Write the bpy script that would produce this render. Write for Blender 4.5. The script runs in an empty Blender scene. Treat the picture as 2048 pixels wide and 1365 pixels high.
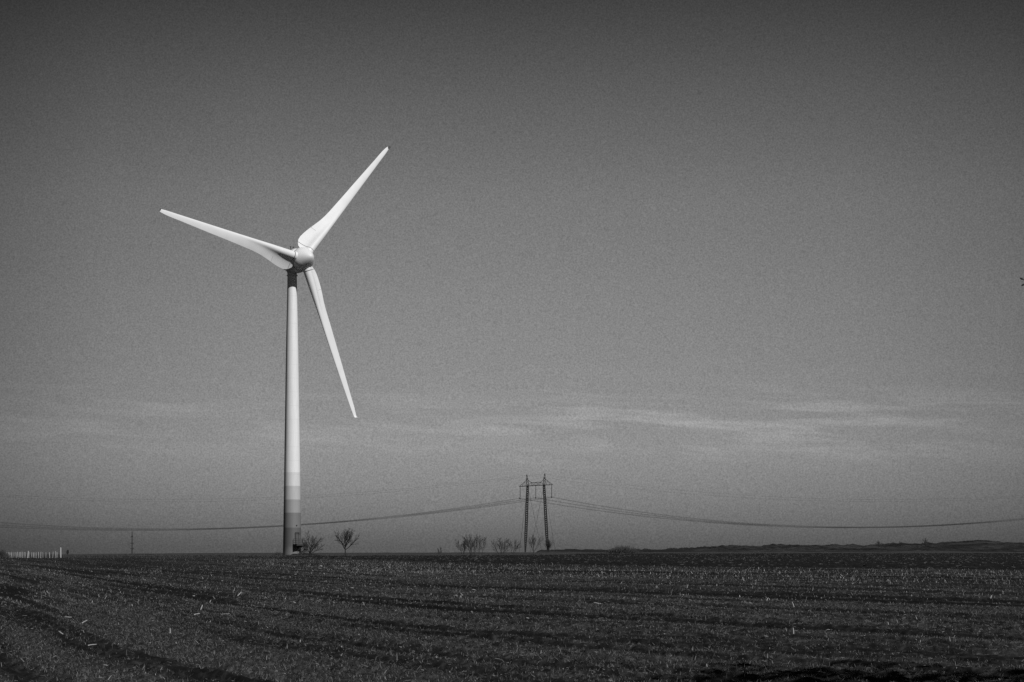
import bpy, math, random
import numpy as np
from mathutils import Vector, Matrix

S = bpy.context.scene
COL = S.collection
rad = math.radians

# ------------------------------------------------------------------ camera frame (metres, camera looks along +Y)
F = 4200.0            # focal length in photograph pixels (2048 px wide)
HOR = 1096.0          # eye-level row of the photograph
EYE = 1.7
SUN_AZ, SUN_EL = 38.0, 41.0   # sun behind the camera, to its right


def at(px, py, Y):
    """world point seen at photograph pixel (px, py) at depth Y"""
    return Vector(((px - 1024.0) / F * Y, Y, EYE + (HOR - py) / F * Y))


def tag(o, label=None, cat=None, group=None, kind=None):
    if label: o['label'] = label
    if cat: o['category'] = cat
    if group: o['group'] = group
    if kind: o['kind'] = kind
    return o


def empty(name, loc, label=None, cat=None, group=None):
    o = bpy.data.objects.new(name, None)
    o.location = loc
    o.empty_display_size = 0.5
    COL.objects.link(o)
    return tag(o, label, cat, group)


# ------------------------------------------------------------------ materials
def new_mat(name):
    m = bpy.data.materials.new(name)
    m.use_nodes = True
    nt = m.node_tree
    b = nt.nodes['Principled BSDF']
    return m, nt, b


def ramp(nt, fac, stops, interp='LINEAR'):
    r = nt.nodes.new('ShaderNodeValToRGB')
    r.color_ramp.interpolation = interp
    el = r.color_ramp.elements
    while len(el) < len(stops):
        el.new(0.5)
    for e, (p, v) in zip(el, stops):
        e.position = p
        e.color = (v, v, v, 1)
    nt.links.new(fac, r.inputs['Fac'])
    return r.outputs['Color']


def noise(nt, vec, scale, detail=3.0, rough=0.55, dim='3D'):
    n = nt.nodes.new('ShaderNodeTexNoise')
    n.noise_dimensions = dim
    n.inputs['Scale'].default_value = scale
    n.inputs['Detail'].default_value = detail
    n.inputs['Roughness'].default_value = rough
    if vec is not None:
        nt.links.new(vec, n.inputs['Vector'])
    return n.outputs['Fac']


def math_n(nt, op, a, b=None, c=None, clamp=False):
    n = nt.nodes.new('ShaderNodeMath')
    n.operation = op
    n.use_clamp = clamp
    for i, v in enumerate((a, b, c)):
        if v is None: continue
        if isinstance(v, (int, float)):
            n.inputs[i].default_value = v
        else:
            nt.links.new(v, n.inputs[i])
    return n.outputs[0]


def mixc(nt, fac, a, b, mode='MIX'):
    n = nt.nodes.new('ShaderNodeMix')
    n.data_type = 'RGBA'
    n.blend_type = mode
    for key, v in (('Factor', fac), ('A', a), ('B', b)):
        s = [i for i in n.inputs if i.name == key and i.enabled and (i.type == ('VALUE' if key == 'Factor' else 'RGBA'))][0]
        if isinstance(v, (int, float)):
            s.default_value = v if key == 'Factor' else (v, v, v, 1)
        else:
            nt.links.new(v, s)
    return [o for o in n.outputs if o.type == 'RGBA'][0]


def coord(nt, which='Object'):
    return nt.nodes.new('ShaderNodeTexCoord').outputs[which]


def plain(name, lo, hi, scale, rough=0.6, metal=0.0, bump=0.0, stretch=None):
    m, nt, b = new_mat(name)
    v = coord(nt)
    if stretch:
        mp = nt.nodes.new('ShaderNodeMapping')
        mp.inputs['Scale'].default_value = stretch
        nt.links.new(v, mp.inputs['Vector'])
        v = mp.outputs['Vector']
    f = noise(nt, v, scale, 4)
    nt.links.new(ramp(nt, f, [(0.3, lo), (0.7, hi)]), b.inputs['Base Color'])
    b.inputs['Roughness'].default_value = rough
    b.inputs['Metallic'].default_value = metal
    if bump:
        bp = nt.nodes.new('ShaderNodeBump')
        bp.inputs['Strength'].default_value = bump
        bp.inputs['Distance'].default_value = 0.02
        nt.links.new(f, bp.inputs['Height'])
        nt.links.new(bp.outputs['Normal'], b.inputs['Normal'])
    return m


def tower_material():
    m, nt, b = new_mat('tower_paint')
    v = coord(nt)
    sep = nt.nodes.new('ShaderNodeSeparateXYZ')
    nt.links.new(v, sep.inputs[0])
    h = math_n(nt, 'DIVIDE', sep.outputs['Z'], 24.0)
    # the graded rings painted at the foot, each about three metres high
    z = [5.95, 9.1, 12.0, 14.9, 17.8]
    alb = [0.105, 0.17, 0.30, 0.46, 0.64, 0.775]
    stops = [(0.0, alb[0])] + [(zz / 24.0, a) for zz, a in zip(z, alb[1:])]
    base = ramp(nt, h, stops, 'CONSTANT')
    mp = nt.nodes.new('ShaderNodeMapping')
    mp.inputs['Scale'].default_value = (1, 1, 0.12)
    nt.links.new(v, mp.inputs['Vector'])
    streak = ramp(nt, noise(nt, mp.outputs['Vector'], 3.0, 5), [(0.3, 0.90), (0.7, 1.0)])
    c = mixc(nt, 1.0, base, streak, 'MULTIPLY')
    # horizontal joints of the rolled sections, every 2.9 m, plus two darker flanges
    fr = math_n(nt, 'FRACT', math_n(nt, 'DIVIDE', math_n(nt, 'ADD', sep.outputs['Z'], 0.25), 2.93))
    joint = ramp(nt, fr, [(0.0, 0.90), (0.025, 0.94), (0.045, 1.0)])
    c = mixc(nt, 1.0, c, joint, 'MULTIPLY')
    # uneven paler tone on the lowest two metres
    dn = noise(nt, v, 1.3, 4)
    lowz = math_n(nt, 'SUBTRACT', 3.1, math_n(nt, 'ADD', sep.outputs['Z'], math_n(nt, 'MULTIPLY', dn, 2.0)), clamp=True)
    c = mixc(nt, math_n(nt, 'MULTIPLY', lowz, 0.55), c, 0.19)
    nt.links.new(c, b.inputs['Base Color'])
    b.inputs['Roughness'].default_value = 0.55
    return m


M = {}
M['tower'] = tower_material()
M['white'] = plain('blade_gelcoat', 0.66, 0.71, 0.45, 0.6)
M['shell'] = plain('nacelle_shell', 0.66, 0.72, 0.6, 0.5)
M['seal'] = plain('rubber_seal', 0.03, 0.05, 2.0, 0.8)
M['dark_metal'] = plain('dark_painted_steel', 0.02, 0.035, 3.0, 0.6)
M['lattice'] = plain('weathered_lattice_steel', 0.010, 0.022, 1.5, 0.8)
M['wire'] = plain('aged_aluminium_wire', 0.02, 0.035, 1.0, 0.7)
M['insul'] = plain('brown_glass_insulator', 0.012, 0.03, 2.0, 0.4)
M['bark'] = plain('bare_bark', 0.010, 0.022, 4.0, 0.9, bump=0.3)
M['twig'] = plain('bare_twigs', 0.010, 0.022, 6.0, 0.9)
M['scrub'] = plain('dry_scrub', 0.025, 0.06, 6.0, 0.9)
M['post'] = plain('whitewashed_post', 0.20, 0.38, 5.0, 0.8)
M['tallpost'] = plain('white_painted_post', 0.36, 0.46, 5.0, 0.7)
M['doorpaint'] = plain('door_paint', 0.07, 0.09, 2.0, 0.5)
M['concrete'] = plain('rough_concrete', 0.10, 0.17, 3.0, 0.9)
M['mast'] = plain('dark_timber_mast', 0.015, 0.03, 3.0, 0.8)
M['blackpaint'] = plain('matt_black_paint', 0.005, 0.010, 3.0, 0.9)
M['leafdark'] = plain('dark_ivy_leaves', 0.02, 0.05, 3.0, 0.7)


# ------------------------------------------------------------------ mesh helpers
class MB:
    def __init__(self):
        self.v, self.f = [], []

    def add(self, vs, fs):
        o = len(self.v)
        self.v += [tuple(p) for p in vs]
        self.f += [tuple(i + o for i in q) for q in fs]

    def box(self, c, s, rot=None):
        c = Vector(c)
        R = rot or Matrix.Identity(3)
        vs = []
        for z in (-.5, .5):
            for x, y in ((-.5, -.5), (.5, -.5), (.5, .5), (-.5, .5)):
                vs.append(c + R @ Vector((x * s[0], y * s[1], z * s[2])))
        self.add(vs, [(3, 2, 1, 0), (4, 5, 6, 7), (0, 1, 5, 4), (1, 2, 6, 5), (2, 3, 7, 6), (3, 0, 4, 7)])

    def tube(self, pts, rs, n=6, caps=True):
        pts = [Vector(p) for p in pts]
        rings = []
        prev = None
        for i, p in enumerate(pts):
            a = pts[max(i - 1, 0)]
            b = pts[min(i + 1, len(pts) - 1)]
            d = (b - a).normalized()
            if prev is None:
                ref = Vector((0, 0, 1)) if abs(d.z) < 0.9 else Vector((1, 0, 0))
                x = d.cross(ref).normalized()
            else:
                x = (prev - d * prev.dot(d))
                x = x.normalized() if x.length > 1e-6 else d.orthogonal().normalized()
            prev = x
            y = d.cross(x)
            r = rs[i] if hasattr(rs, '__len__') else rs
            rings.append([p + (x * math.cos(2 * math.pi * k / n) + y * math.sin(2 * math.pi * k / n)) * r for k in range(n)])
        vs = [q for r in rings for q in r]
        fs = []
        for i in range(len(rings) - 1):
            for k in range(n):
                k2 = (k + 1) % n
                fs.append((i * n + k, i * n + k2, (i + 1) * n + k2, (i + 1) * n + k))
        if caps:
            fs.append(tuple(reversed(range(n))))
            fs.append(tuple((len(rings) - 1) * n + k for k in range(n)))
        self.add(vs, fs)

    def lathe(self, prof, origin, axis, n=40):
        """prof: list of (s, r) along axis"""
        axis = Vector(axis).normalized()
        x = axis.orthogonal().normalized()
        y = axis.cross(x)
        o = Vector(origin)
        vs, fs = [], []
        for s, r in prof:
            for k in range(n):
                a = 2 * math.pi * k / n
                vs.append(o + axis * s + (x * math.cos(a) + y * math.sin(a)) * max(r, 1e-4))
        for i in range(len(prof) - 1):
            for k in range(n):
                k2 = (k + 1) % n
                fs.append((i * n + k, i * n + k2, (i + 1) * n + k2, (i + 1) * n + k))
        fs.append(tuple(reversed(range(n))))
        fs.append(tuple((len(prof) - 1) * n + k for k in range(n)))
        self.add(vs, fs)

    def build(self, name, mat, parent=None, smooth=False):
        me = bpy.data.meshes.new(name)
        me.from_pydata(self.v, [], self.f)
        me.materials.append(mat)
        if smooth:
            me.polygons.foreach_set('use_smooth', [True] * len(me.polygons))
            me.set_sharp_from_angle(angle=rad(38))
        me.update()
        o = bpy.data.objects.new(name, me)
        COL.objects.link(o)
        if parent is not None:
            o.parent = parent
        return o


def mesh_np(name, verts, quads, mat, smooth=True, attrs=None):
    me = bpy.data.meshes.new(name)
    nv, nf, k = len(verts), len(quads), quads.shape[1]
    me.vertices.add(nv)
    me.vertices.foreach_set('co', verts.astype(np.float32).ravel())
    me.loops.add(nf * k)
    me.loops.foreach_set('vertex_index', quads.astype(np.int32).ravel())
    me.polygons.add(nf)
    me.polygons.foreach_set('loop_start', np.arange(0, nf * k, k, dtype=np.int32))
    me.polygons.foreach_set('use_smooth', np.full(nf, smooth))
    for an, arr in (attrs or {}).items():
        a = me.attributes.new(an, 'FLOAT_COLOR', 'POINT')
        a.data.foreach_set('color', arr.astype(np.float32).ravel())
    me.update(calc_edges=True)
    me.validate()
    me.materials.append(mat)
    o = bpy.data.objects.new(name, me)
    COL.objects.link(o)
    return o


# ------------------------------------------------------------------ value noise
def _hash(ix, iy, seed):
    h = (ix.astype(np.int64) * 374761393 + iy.astype(np.int64) * 668265263 + seed * 2147483647) & 0xFFFFFFFF
    h = ((h ^ (h >> 13)) * 1274126177) & 0xFFFFFFFF
    h = ((h ^ (h >> 16)) * 2246822519) & 0xFFFFFFFF
    return ((h ^ (h >> 13)) & 0xFFFFFF) / float(0xFFFFFF)


def vnoise(x, y, seed=0):
    x0, y0 = np.floor(x), np.floor(y)
    fx, fy = x - x0, y - y0
    fx = fx * fx * (3 - 2 * fx)
    fy = fy * fy * (3 - 2 * fy)
    a = _hash(x0, y0, seed); b = _hash(x0 + 1, y0, seed)
    c = _hash(x0, y0 + 1, seed); d = _hash(x0 + 1, y0 + 1, seed)
    return (a * (1 - fx) + b * fx) * (1 - fy) + (c * (1 - fx) + d * fx) * fy - 0.5


def sstep(a, b, x):
    t = np.clip((x - a) / (b - a), 0, 1)
    return t * t * (3 - 2 * t)


# ------------------------------------------------------------------ the land: which crop lies where
B_NEAR = [(-90, 560), (-60, 420), (-42, 345), (-32, 317), (-22, 286), (0, 223), (16, 178.5), (37, 152), (60, 125), (120, 60)]


def near_edge(X):
    """depth at which the stubble ends and the ploughed strip begins, for a given X"""
    return np.interp(X, [p[0] for p in B_NEAR], [p[1] for p in B_NEAR])


def far_edge(q):
    """depth at which the ploughed strip ends, by bearing q = X / Y"""
    return np.interp(q, [-0.3, -0.115, -0.10, -0.03, 0.02, 0.045, 0.25], [470, 440, 436, 460, 500, 600, 660])


def crest(q):
    return np.interp(q, [-0.5, -0.24, -0.12, 0.0, 0.3], [540, 540, 700, 800, 900])


GX = np.linspace(-260, 260, 5201)
GP = np.interp(GX, [-60, -7, -3.5, 0, 5, 40], [3.3, 3.3, 2.5, 1.8, 1.45, 1.5])     # steepness of the rows in plan
GU = np.concatenate([[0], np.cumsum((GP[1:] + GP[:-1]) * 0.5 * np.diff(GX))])
GS = np.concatenate([[0], np.cumsum(np.sqrt(1 + ((GP[1:] + GP[:-1]) * 0.5) ** 2) * np.diff(GX))])


def row_coords(X, Y):
    """drill rows run nearly level across the view on the right and bend a little towards the camera on the left.
    Returns distance across the rows, distance along them, steepness"""
    u = Y + np.interp(X, GX, GU)
    return u, np.interp(X, GX, GS), np.interp(X, GX, GP)


def furrows(u, s_, st, warp, spacing):
    stp = np.sqrt(1 + st * st)
    tone, relief = 0.0, 0.0
    for j, lam in enumerate((0.7, 1.4, 2.8, 5.6, 11.0)):
        lam = lam * 1.35
        keep = sstep(1.0, 2.2, lam / stp / spacing) * (1.4, 1.4, 1.0, 0.45, 0.15)[j]
        n = vnoise(u / lam + warp * 0.5 + 7.7 * j, s_ / (lam * 13 + 3), 200 + j) * keep
        tone = tone + 0.62 * n
        relief = relief + 0.034 * np.minimum(lam / stp, 1.6) ** 0.6 * n
    return tone, relief


def land(X, Y, spacing):
    r = np.hypot(X, Y)
    q = X / np.maximum(Y, 1.0)
    front = sstep(0.0, 6.0, Y)
    ne, fe = near_edge(X), far_edge(q)
    jit = 6.0 * vnoise(X / 9, Y / 30, 5)
    plough = sstep(-2.0, 2.0, Y - ne + jit * 0.3) * (1 - sstep(-8, 8, Y - fe + jit)) * front
    grass = sstep(-8, 8, Y - fe + jit) * front
    field = np.clip(1 - plough - grass, 0, 1)
    u, s_, st = row_coords(X, Y)

    def amp(wav, a):          # drop detail the mesh cannot carry
        return a * sstep(1.2, 2.6, wav / spacing)
    warp = 0.22 * vnoise(X / 2.1, Y / 2.1, 11) + 0.4 * vnoise(X / 7, Y / 7, 12)
    un = u / np.sqrt(1 + st * st)

    def rows(u, s):
        h = amp(0.75, 0.042) / (1 + st * st / 4) * np.sin((u + warp * 0.6) * 2 * math.pi / 0.75)
        h += amp(3.0, 0.035) * np.sin((u + warp) * 2 * math.pi / 3.1 + 1.3 * np.sin(u * 0.31 + s))
        h += 0.035 * np.sin((u + warp) * 2 * math.pi / 7.3 + s)
        return h
    z = rows(u, 0.3)
    big = 0.16 * vnoise(X / 23, Y / 40, 1) + 0.05 * vnoise(X / 6, Y / 9, 2)
    cl = np.zeros_like(X)
    for wav, a, sd in ((1.6, 0.04, 21), (0.8, 0.03, 22), (0.42, 0.025, 23), (0.22, 0.045, 24), (0.115, 0.06, 25), (0.06, 0.05, 26)):
        n = vnoise(X / wav + 3.7 * sd, Y / wav - 1.3 * sd, sd)
        cl += amp(wav, a) * (np.abs(n) * 2 - 0.4 if sd in (22, 23, 24) else n)
    patch = 0.55 + 0.9 * np.clip(vnoise(X / 4, Y / 7, 31) + 0.5, 0, 1)
    zf = z + big + cl * patch
    zp = big + 0.10 * np.abs(vnoise(X / 1.7, Y / 1.3, 41)) * 2 + amp(0.9, 0.16) * np.abs(vnoise(X / 0.9, Y / 0.9, 42)) * 2 \
        + 0.05 * np.sin((X * 0.25 + Y) * 2 * math.pi / 9.0) + amp(0.4, 0.08) * vnoise(X / 0.4, Y / 0.4, 43)
    zg = 0.5 * big + 0.10 * vnoise(X / 3, Y / 3, 51) + amp(0.8, 0.08) * vnoise(X / 0.8, Y / 0.8, 52)
    # furrow lines at every scale, long along the rows: bare soil between residue, furrow shade painted into its tone
    streak, fur = furrows(u, s_, st, warp, spacing)
    zf = zf + fur
    streak += 0.9 * vnoise(X / 0.10, Y / 0.35, 121) * sstep(0.6, 1.4, 0.16 / spacing) + 0.25 * vnoise(X / 0.5, Y / 1.6, 122)
    global STREAK
    STREAK = np.clip(0.46 + 0.85 * streak, 0, 1)
    zz = field * zf + plough * zp + grass * zg
    zz *= front * (1 - sstep(900, 1400, r))
    zz -= np.maximum(0, r - crest(q)) * 0.006
    return zz, field, plough, grass


def ground_material():
    m, nt, b = new_mat('farmland_soil')
    geo = nt.nodes.new('ShaderNodeNewGeometry').outputs['Position']
    at_ = nt.nodes.new('ShaderNodeAttribute')
    at_.attribute_name = 'zone'
    sp = nt.nodes.new('ShaderNodeSeparateColor')
    nt.links.new(at_.outputs['Color'], sp.inputs[0])
    Fd, Pl, Gr = sp.outputs[0], sp.outputs[1], sp.outputs[2]
    mp = nt.nodes.new('ShaderNodeMapping')
    mp.inputs['Scale'].default_value = (1, 0.55, 1)
    nt.links.new(geo, mp.inputs['Vector'])
    v = mp.outputs['Vector']
    fine = noise(nt, v, 9.0, 5, 0.7)
    mid = noise(nt, v, 1.4, 4, 0.6)
    big = noise(nt, v, 0.16, 3, 0.5)
    mixn = math_n(nt, 'ADD', math_n(nt, 'MULTIPLY', fine, 0.62), math_n(nt, 'ADD', math_n(nt, 'MULTIPLY', mid, 0.25), math_n(nt, 'MULTIPLY', big, 0.13)))
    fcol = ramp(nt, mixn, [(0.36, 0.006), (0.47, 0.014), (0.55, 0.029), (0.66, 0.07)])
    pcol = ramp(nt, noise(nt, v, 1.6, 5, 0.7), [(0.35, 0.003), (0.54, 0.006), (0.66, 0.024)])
    gcol = ramp(nt, noise(nt, v, 0.9, 5, 0.65), [(0.3, 0.018), (0.7, 0.06)])
    ra = nt.nodes.new('ShaderNodeAttribute')
    ra.attribute_name = 'rows'
    band_ = ramp(nt, ra.outputs['Fac'], [(0.0, 0.18), (0.3, 0.42), (0.5, 0.72), (0.72, 1.25), (1.0, 1.9)])
    fcol = mixc(nt, 1.0, fcol, band_, 'MULTIPLY')
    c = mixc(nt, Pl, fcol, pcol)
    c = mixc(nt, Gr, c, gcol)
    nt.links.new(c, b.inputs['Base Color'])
    b.inputs['Roughness'].default_value = 0.95
    b.inputs['Specular IOR Level'].default_value = 0.15
    bp = nt.nodes.new('ShaderNodeBump')
    bp.inputs['Strength'].default_value = 0.8
    bp.inputs['Distance'].default_value = 0.03
    nt.links.new(fine, bp.inputs['Height'])
    nt.links.new(bp.outputs['Normal'], b.inputs['Normal'])
    return m


M['ground'] = ground_material()


def build_ground():
    fan = np.radians(np.concatenate([np.arange(-180, -20, 4.0), np.arange(-20, -16, 0.5), np.arange(-16, 16, 0.036),
                                     np.arange(16, 20, 0.5), np.arange(20, 180, 4.0)]))
    rr = [1.0, 2.0, 4.0, 7.0, 11.0, 15.0, 19.0, 22.0]
    while rr[-1] < 24: rr.append(rr[-1] + 0.4)
    while rr[-1] < 170: rr.append(rr[-1] * (1.0013 if rr[-1] < 60 else 1.0019))
    while rr[-1] < 720: rr.append(rr[-1] * 1.004)
    while rr[-1] < 7000: rr.append(rr[-1] * 1.04)
    rr = np.array(rr)
    A, R = np.meshgrid(fan, rr)
    X, Y = R * np.sin(A), R * np.cos(A)
    spacing = R * 0.0019
    z, fd, pl, gr = land(X, Y, np.maximum(spacing, 0.02))
    na, nr = len(fan), len(rr)
    V = np.stack([X, Y, z], -1).reshape(-1, 3)
    zone = np.stack([fd, pl, gr, np.ones_like(fd)], -1).reshape(-1, 4)
    strk = np.stack([STREAK] * 3 + [np.ones_like(fd)], -1).reshape(-1, 4)
    i = np.arange(nr - 1)[:, None] * na
    j = np.arange(na)[None, :]
    j2 = (j + 1) % na
    Q = np.stack([i + j, i + j2, i + na + j2, i + na + j], -1).reshape(-1, 4)[:, ::-1]
    # close the small hole under the camera
    V = np.vstack([V, [[0, 0, 0]]])
    zone = np.vstack([zone, [[1, 0, 0, 1]]])
    strk = np.vstack([strk, [[.5, .5, .5, 1]]])
    c = len(V) - 1
    jj = np.arange(0, na - 1, 2)
    capq = np.stack([np.full(len(jj), c), jj, jj + 1, np.minimum(jj + 2, na - 1)], -1)[:, ::-1]
    Q = np.vstack([Q, capq])
    o = mesh_np('ground', V, Q, M['ground'], True, {'zone': zone, 'rows': strk})
    tag(o, kind='structure')
    return o


build_ground()


def gz(x, y):
    a = np.array([float(x)]); b = np.array([float(y)])
    return float(land(a, b, np.array([0.05]))[0][0])


# ------------------------------------------------------------------ maize stubble and straw littering the field
def prisms(name, P, D, L, W, bend, mat, side=3, levels=((0.0, 1.0), (0.55, 0.95), (1.0, 0.55))):
    """little three-sided straws: base points P, unit directions D, lengths L, widths W"""
    n = len(P)
    ref = np.tile(np.array([0.13, 0.21, 1.0]), (n, 1))
    ref[np.abs(D[:, 2]) > 0.8] = (1.0, 0.2, 0.1)
    x = np.cross(D, ref); x /= np.linalg.norm(x, axis=1)[:, None]
    y = np.cross(D, x)
    rings = []
    for t, wf in levels:
        c = P + D * (L * t)[:, None]
        c[:, 2] -= bend * L * t * t
        for k in range(side):
            a = 2 * math.pi * k / side
            rings.append(c + (x * math.cos(a) + y * math.sin(a)) * (W * wf * 0.5)[:, None])
    V = np.stack(rings, 1).reshape(-1, 3)           # n, 3*side
    b = (np.arange(n) * len(levels) * side)[:, None]
    fs = []
    for i in range(len(levels) - 1):
        for k in range(side):
            k2 = (k + 1) % side
            fs.append(np.concatenate([b + i * side + k, b + i * side + k2, b + (i + 1) * side + k2, b + (i + 1) * side + k], 1))
    Q = np.concatenate(fs, 0)
    return mesh_np(name, V, Q, mat, False)


def straw_material():
    m, nt, b = new_mat('dry_maize_straw')
    geo = nt.nodes.new('ShaderNodeNewGeometry').outputs
    rnd = geo['Random Per Island']
    c = ramp(nt, rnd, [(0.0, 0.03), (0.45, 0.075), (0.82, 0.17), (0.96, 0.32), (1.0, 0.52)])
    nt.links.new(c, b.inputs['Base Color'])
    b.inputs['Roughness'].default_value = 0.7
    return m


M['straw'] = straw_material()


def scatter_straw():
    rng = np.random.default_rng(7)
    Ps, Ds, Ls, Ws = [], [], [], []

    def band(n, y0, y1, upright, l0, l1, w0, w1, dens_seed, qmin=-0.27, qmax=0.27, keep=None):
        Y = np.sqrt(rng.uniform(y0 ** 2, y1 ** 2, n))
        X = rng.uniform(qmin, qmax, n) * Y
        d = vnoise(X / 3, Y / 6, dens_seed) + 0.7 * vnoise(X / 0.9, Y / 1.5, dens_seed + 1) + 0.5
        wp = 0.22 * vnoise(X / 2.1, Y / 2.1, 11) + 0.4 * vnoise(X / 7, Y / 7, 12)
        d = 0.5 * d + 0.2 + 0.9 * furrows(*row_coords(X, Y), wp, 0.03)[0]
        k = rng.uniform(0, 1, n) < np.clip(d, 0.04, 1)
        k &= Y < near_edge(X) - 0.5
        if keep is not None: k &= keep(X, Y)
        X, Y = X[k], Y[k]
        n = len(X)
        Z = land(X, Y, np.maximum(0.0019 * np.hypot(X, Y), 0.03))[0]
        az = rng.uniform(0, 2 * math.pi, n)
        up = rng.uniform(0, 1, n) < upright
        el = np.where(up, rng.uniform(0.7, 1.5, n), rng.uniform(-0.05, 0.5, n) ** 1.0)
        D = np.stack([np.cos(az) * np.cos(el), np.sin(az) * np.cos(el), np.sin(el)], 1)
        L = rng.uniform(l0, l1, n) * rng.uniform(0.6, 1.2, n)
        W = rng.uniform(w0, w1, n)
        Ps.append(np.stack([X, Y, Z + 0.005], 1)); Ds.append(D); Ls.append(L); Ws.append(W)
    band(26000, 23, 70, 0.3, 0.025, 0.10, 0.005, 0.011, 61)
    band(42000, 60, 175, 0.5, 0.05, 0.15, 0.010, 0.022, 63)
    # standing stubble in the strip before the ploughed land
    band(150000, 85, 330, 0.7, 0.08, 0.26, 0.012, 0.030, 65, keep=lambda X, Y: (Y > near_edge(X) * (0.56 + 0.25 * sstep(-0.06, -0.16, X / Y)) - 4 + 14 * vnoise(X / 6, Y / 14, 8)) & (rng.uniform(0, 1, len(X)) < np.clip((near_edge(X) - Y) / near_edge(X) * 3.2, 0.05, 1))
         & (rng.uniform(0, 1, len(X)) < sstep(-0.19, -0.07, X / Y)))
    band(16000, 120, 330, 0.3, 0.10, 0.22, 0.012, 0.03, 67)
    o = prisms('straw', np.vstack(Ps), np.vstack(Ds), np.concatenate(Ls), np.concatenate(Ws), 0.12, M['straw'])
    tag(o, 'dry maize stubble and straw bits strewn over the dark field', 'stubble', kind='stuff')


scatter_straw()

def residue_material():
    m, nt, b = new_mat('weathered_crop_residue')
    rnd = nt.nodes.new('ShaderNodeNewGeometry').outputs['Random Per Island']
    nt.links.new(ramp(nt, rnd, [(0.0, 0.002), (0.42, 0.006), (0.7, 0.030), (1.0, 0.14)]), b.inputs['Base Color'])
    b.inputs['Roughness'].default_value = 0.9
    return m


M['residue'] = residue_material()


def scatter_residue():
    # rotting leaf scraps and weeds standing between the furrows, thicker along the rows
    rng = np.random.default_rng(23)
    Ps, Ds, Ls, Ws = [], [], [], []
    for n, y0, y1, l0, l1, w0, w1 in ((620000, 23, 62, .025, .09, .004, .011), (110000, 23, 62, .015, .05, .008, .024), (420000, 50, 130, .04, .12, .008, .026), (110000, 110, 300, .05, .15, .02, .05)):
        Y = np.sqrt(rng.uniform(y0 ** 2, y1 ** 2, n))
        X = rng.uniform(-0.27, 0.27, n) * Y
        wp = 0.22 * vnoise(X / 2.1, Y / 2.1, 11) + 0.4 * vnoise(X / 7, Y / 7, 12)
        d = 0.42 + 1.25 * furrows(*row_coords(X, Y), wp, 0.03)[0]
        d += 0.35 * vnoise(X / 0.7, Y / 1.2, 83) + 0.45 * vnoise(X / 0.22, Y / 0.5, 85) + 0.2 * vnoise(X / 5, Y / 8, 84)
        k = (rng.uniform(0, 1, n) < np.clip(d, 0.02, 1)) & (Y < near_edge(X) - 0.5)
        X, Y = X[k], Y[k]
        n = len(X)
        Z = land(X, Y, np.maximum(0.0019 * np.hypot(X, Y), 0.03))[0]
        az = rng.uniform(0, 2 * math.pi, n)
        el = rng.uniform(0.2, 1.5, n)
        Ps.append(np.stack([X, Y, Z - 0.004], 1))
        Ds.append(np.stack([np.cos(az) * np.cos(el), np.sin(az) * np.cos(el), np.sin(el)], 1))
        Ls.append(rng.uniform(l0, l1, n)); Ws.append(rng.uniform(w0, w1, n))
    o = prisms('crop_residue', np.vstack(Ps), np.vstack(Ds), np.concatenate(Ls), np.concatenate(Ws), 0.3, M['residue'], 3, ((0.0, 1.0), (1.0, 0.5)))
    tag(o, 'dark rotting leaf scraps and weeds covering the field between the straw', 'crop residue', kind='stuff')


scatter_residue()


def scatter_clods():
    # paler clods turned up in the ploughed strip
    rng = np.random.default_rng(29)
    n = 26000
    q = rng.uniform(-0.27, 0.27, n)
    X0 = q
    Y = rng.uniform(150, 660, n)
    X = q * Y
    k = (Y > near_edge(X) + 2) & (Y < far_edge(q) + 6) & (rng.uniform(0, 1, n) < np.clip(vnoise(X / 3, Y / 12, 91) * 2 + 0.5 + 0.5 * np.sin((X * 0.25 + Y) * 2 * math.pi / 27.0), 0, 1))
    X, Y = X[k], Y[k]
    n = len(X)
    Z = land(X, Y, 0.004 * Y)[0]
    az = rng.uniform(0, 2 * math.pi, n); el = rng.uniform(-0.1, 0.5, n)
    D = np.stack([np.cos(az) * np.cos(el), np.sin(az) * np.cos(el), np.sin(el)], 1)
    P = np.stack([X, Y, Z + 0.03], 1)
    o = prisms('clods', P, D, rng.uniform(0.10, 0.42, n), rng.uniform(0.06, 0.16, n), 0.1, M['clod'], 5)
    tag(o, 'clods of turned earth catching the light in the ploughed strip', 'clods', kind='stuff')


M['clod'] = plain('dry_clod_crust', 0.008, 0.075, 1.1, 0.95)
scatter_clods()


# straw flecks turned up among the ploughed clods, and rough grass along the strip's far edge
def scatter_grass():
    rng = np.random.default_rng(19)
    n = 16000
    q = rng.uniform(-0.27, 0.27, n)
    fe = far_edge(q)
    Y = fe + rng.normal(6, 16, n)
    left = rng.uniform(0, 1, n) < 0.45
    q[left] = rng.uniform(-0.27, -0.11, left.sum())
    Y[left] = rng.uniform(330, 470, left.sum())
    X = q * Y
    d = vnoise(X / 5, Y / 9, 71) + 0.5
    k = rng.uniform(0, 1, n) < d
    X, Y = X[k], Y[k]
    n = len(X)
    Z = land(X, Y, 0.004 * Y)[0]
    az = rng.uniform(0, 2 * math.pi, n); el = rng.uniform(0.8, 1.5, n)
    D = np.stack([np.cos(az) * np.cos(el), np.sin(az) * np.cos(el), np.sin(el)], 1)
    o = prisms('rough_grass', np.stack([X, Y, Z], 1), D, rng.uniform(0.15, 0.5, n), rng.uniform(0.02, 0.05, n), 0.2, M['scrub'])
    tag(o, 'rough dead grass along the far edge of the ploughed strip', 'grass', kind='stuff')


scatter_grass()


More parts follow.
